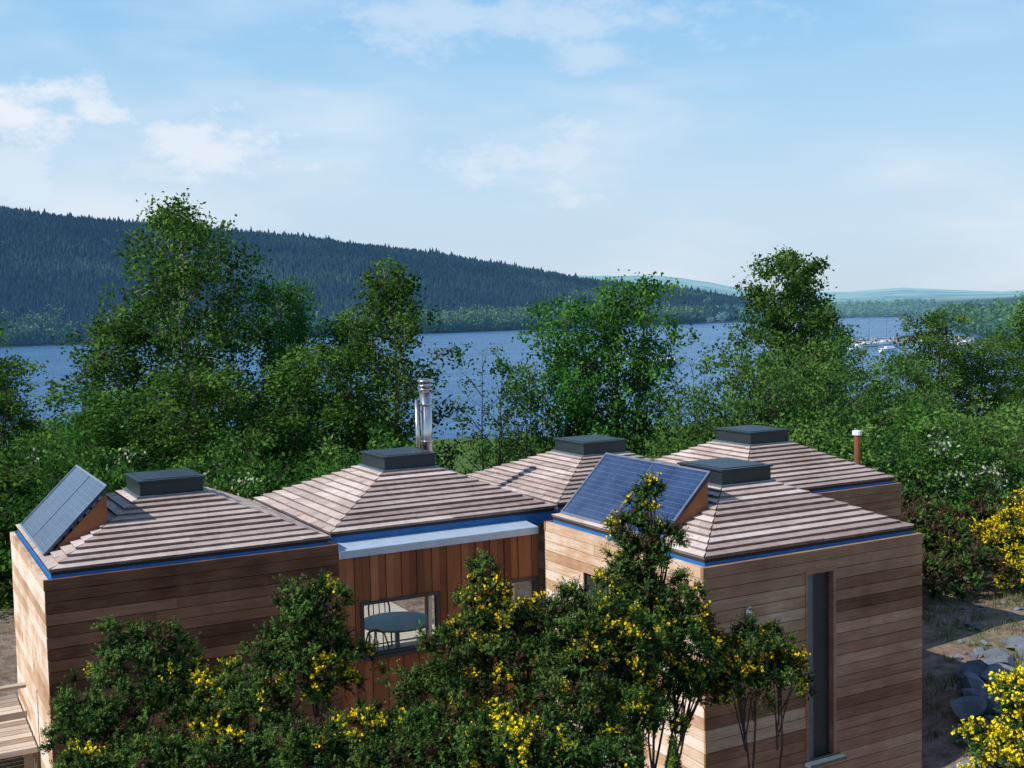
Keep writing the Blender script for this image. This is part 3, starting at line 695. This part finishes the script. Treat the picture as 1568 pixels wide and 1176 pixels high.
# ------------------------------------------------------------------ boats and jetty
def boat(x,y,rz,L=8,mast=True,blue=False):
    mb=MB(); n=10; secs=[]
    for i in range(n+1):
        f=i/n; xx=-L/2+L*f; w=L*.16*(1-max(0,(f-.45)/.55)**2.2)*(.85+.15*min(1,f*4)); w=max(w,.02)
        secs.append([(xx,-w,.9+.35*f),(xx,-w*.75,.1),(xx,0,-.35),(xx,w*.75,.1),(xx,w,.9+.35*f)])
    for a,b in zip(secs[:-1],secs[1:]):
        for k in range(4): mb.poly([a[k],b[k],b[k+1],a[k+1]],.5,0)
        mb.poly([a[4],b[4],b[0],a[0]],.5,0)
    mb.poly(secs[0],.5,0)
    mb.hexa((-L*.2,-L*.09,1.0),(L*.42,0,.1),(0,L*.18,0),(0,0,.5),.5,1 if blue else 0)
    mb.hexa((-L*.15,-L*.092,1.2),(L*.3,0,.07),(0,L*.184,0),(0,0,.15),.5,2)
    if mast:
        mb.tube([(L*.06,0,1.2),(L*.06,0,L*1.25)],[.09,.06],6,.5,3); mb.tube([(L*.06,0,2.1),(-L*.4,0,2.0)],[.07,.16],6,.5,1)
        mb.tube([(L*.49,0,1.2),(L*.06,0,L*1.2)],[.02,.02],4,.5,3)
    o=mb.build('sailing_boat' if mast else 'motor_boat',[m_white,m_boatblue,m_frame,m_alu]); o.location=(x,y,LAKE+.1); o.rotation_euler=(0,0,rz)
m_boatblue=plain('navy_canvas',(.03,.06,.18),.7)
boat(39.5,300,.3,9.5); boat(43,318,1.2,8,True,True); boat(36,330,.1,6.5)
for i,(x,y,rz,L,ms) in enumerate(((118,385,.2,8,True),(104,350,.5,6,False),(128,398,.1,7,True),(139,392,.4,6,False),(99,372,1.,7,True),(150,382,0.1,7,True),(112,345,.3,6,False))): boat(x,y,rz,L,ms)
mb=MB(); mb.box(98,160,402,405,LAKE+.9,LAKE+1.7,.5)
for k in range(16): mb.tube([(99+k*3.8,401.8,LAKE-1),(99+k*3.8,401.8,LAKE+2.4)],[.25,.25],6); mb.tube([(99+k*3.8,405.2,LAKE-1),(99+k*3.8,405.2,LAKE+2.4)],[.25,.25],6)
mb.build('jetty',[m_floor])

# ------------------------------------------------------------------ light, sky
SD=Vector((-.885,-.465,0)).normalized(); EL=math.radians(40)
sd=Vector((SD.x*math.cos(EL),SD.y*math.cos(EL),math.sin(EL)))
sun=bpy.data.lights.new('sun','SUN'); sun.energy=5; sun.angle=math.radians(.5); sun.color=(1,.96,.90)
so=link(bpy.data.objects.new('sun',sun)); so.rotation_euler=(-sd).to_track_quat('-Z','Y').to_euler(); so.location=(-20,-10,30)
w=bpy.data.worlds.new('World'); scene.world=w; w.use_nodes=True; nt=w.node_tree; bg=nt.nodes['Background']
sky=N(nt,'ShaderNodeTexSky',sky_type='NISHITA'); sky.sun_disc=False; sky.sun_elevation=EL; sky.sun_rotation=math.atan2(SD.x,SD.y)%(2*math.pi)
sky.air_density=1.0; sky.dust_density=.6; sky.ozone_density=2.0; sky.altitude=50
tc=N(nt,'ShaderNodeTexCoord')
def cloudnoise(sc,scale,det,rough):
    mp=N(nt,'ShaderNodeMapping'); mp.inputs['Scale'].default_value=sc; nt.links.new(tc.outputs['Generated'],mp.inputs[0])
    no=N(nt,'ShaderNodeTexNoise'); no.inputs['Scale'].default_value=scale; no.inputs['Detail'].default_value=det; no.inputs['Roughness'].default_value=rough
    nt.links.new(mp.outputs[0],no.inputs['Vector']); return no.outputs[0]
n1=cloudnoise((1,1,3.4),2.8,4,.55)
def mr(x,a,b,c,d,smooth=True):
    m=N(nt,'ShaderNodeMapRange'); m.interpolation_type='SMOOTHSTEP' if smooth else 'LINEAR'
    nt.links.new(x,m.inputs[0])
    for i,v in enumerate((a,b,c,d)): m.inputs[i+1].default_value=v
    return m.outputs[0]
wisps=mr(n1,.42,.75,0,.6)
n2=cloudnoise((1,1,2.),14,6,.64)
total=wisps
for (cx,cz,sx,sz,amp) in ((-.41,.172,16,34,.9),(-.35,.176,30,50,.8),(-.26,.140,12,30,.75),(-.31,.125,12,36,.4),(.03,.125,14,30,.5),(-.5,.13,8,22,.5),(-.05,.245,5,36,.4),(.08,.21,24,80,.35)):
    d=N(nt,'ShaderNodeVectorMath',operation='SUBTRACT'); nt.links.new(tc.outputs['Generated'],d.inputs[0]); c=Vector((cx,1,cz)).normalized(); d.inputs[1].default_value=c
    s=N(nt,'ShaderNodeVectorMath',operation='MULTIPLY'); nt.links.new(d.outputs[0],s.inputs[0]); s.inputs[1].default_value=(sx,sx*.6,sz)
    l=N(nt,'ShaderNodeVectorMath',operation='LENGTH'); nt.links.new(s.outputs[0],l.inputs[0])
    e=mathn(nt,'ADD',l.outputs['Value'],mathn(nt,'MULTIPLY_ADD',n2,-4.0)); nt.nodes[-2].inputs[2].default_value=2.0
    total=mathn(nt,'MAXIMUM',total,mr(e,1.2,.1,0,amp))
sx=N(nt,'ShaderNodeSeparateXYZ'); nt.links.new(tc.outputs['Generated'],sx.inputs[0])
gr=ramp(nt,[(0,(.60,.73,.87)),(.09,(.58,.76,.93)),(.17,(.43,.70,.95)),(.27,(.27,.59,.94)),(.6,(.10,.25,.58)),(1,(.05,.15,.40))]); nt.links.new(sx.outputs[2],gr.inputs[0])
g10=N(nt,'ShaderNodeVectorMath',operation='SCALE'); g10.inputs['Scale'].default_value=10; nt.links.new(gr.outputs[0],g10.inputs[0])
m0=N(nt,'ShaderNodeMix',data_type='RGBA'); m0.inputs[0].default_value=.88; nt.links.new(sky.outputs[0],m0.inputs[6]); nt.links.new(g10.outputs[0],m0.inputs[7])
mix=N(nt,'ShaderNodeMix',data_type='RGBA'); nt.links.new(total,mix.inputs[0]); nt.links.new(m0.outputs[2],mix.inputs[6]); mix.inputs[7].default_value=(8.6,9.0,9.7,1)
nt.links.new(mix.outputs[2],bg.inputs[0]); bg.inputs[1].default_value=.10
w.cycles.sampling_method='MANUAL'; w.cycles.sample_map_resolution=256

# ------------------------------------------------------------------ camera
cd=bpy.data.cameras.new('camera'); cd.lens=40.9; cd.sensor_width=36; cd.clip_end=20000; cd.clip_start=.1
co=link(bpy.data.objects.new('camera',cd))
co.matrix_world=Matrix.Translation((0,0,5.7))@Matrix.Rotation(math.radians(90-3.8),4,'X')@Matrix.Rotation(math.radians(-1.2),4,'Z')
scene.camera=co
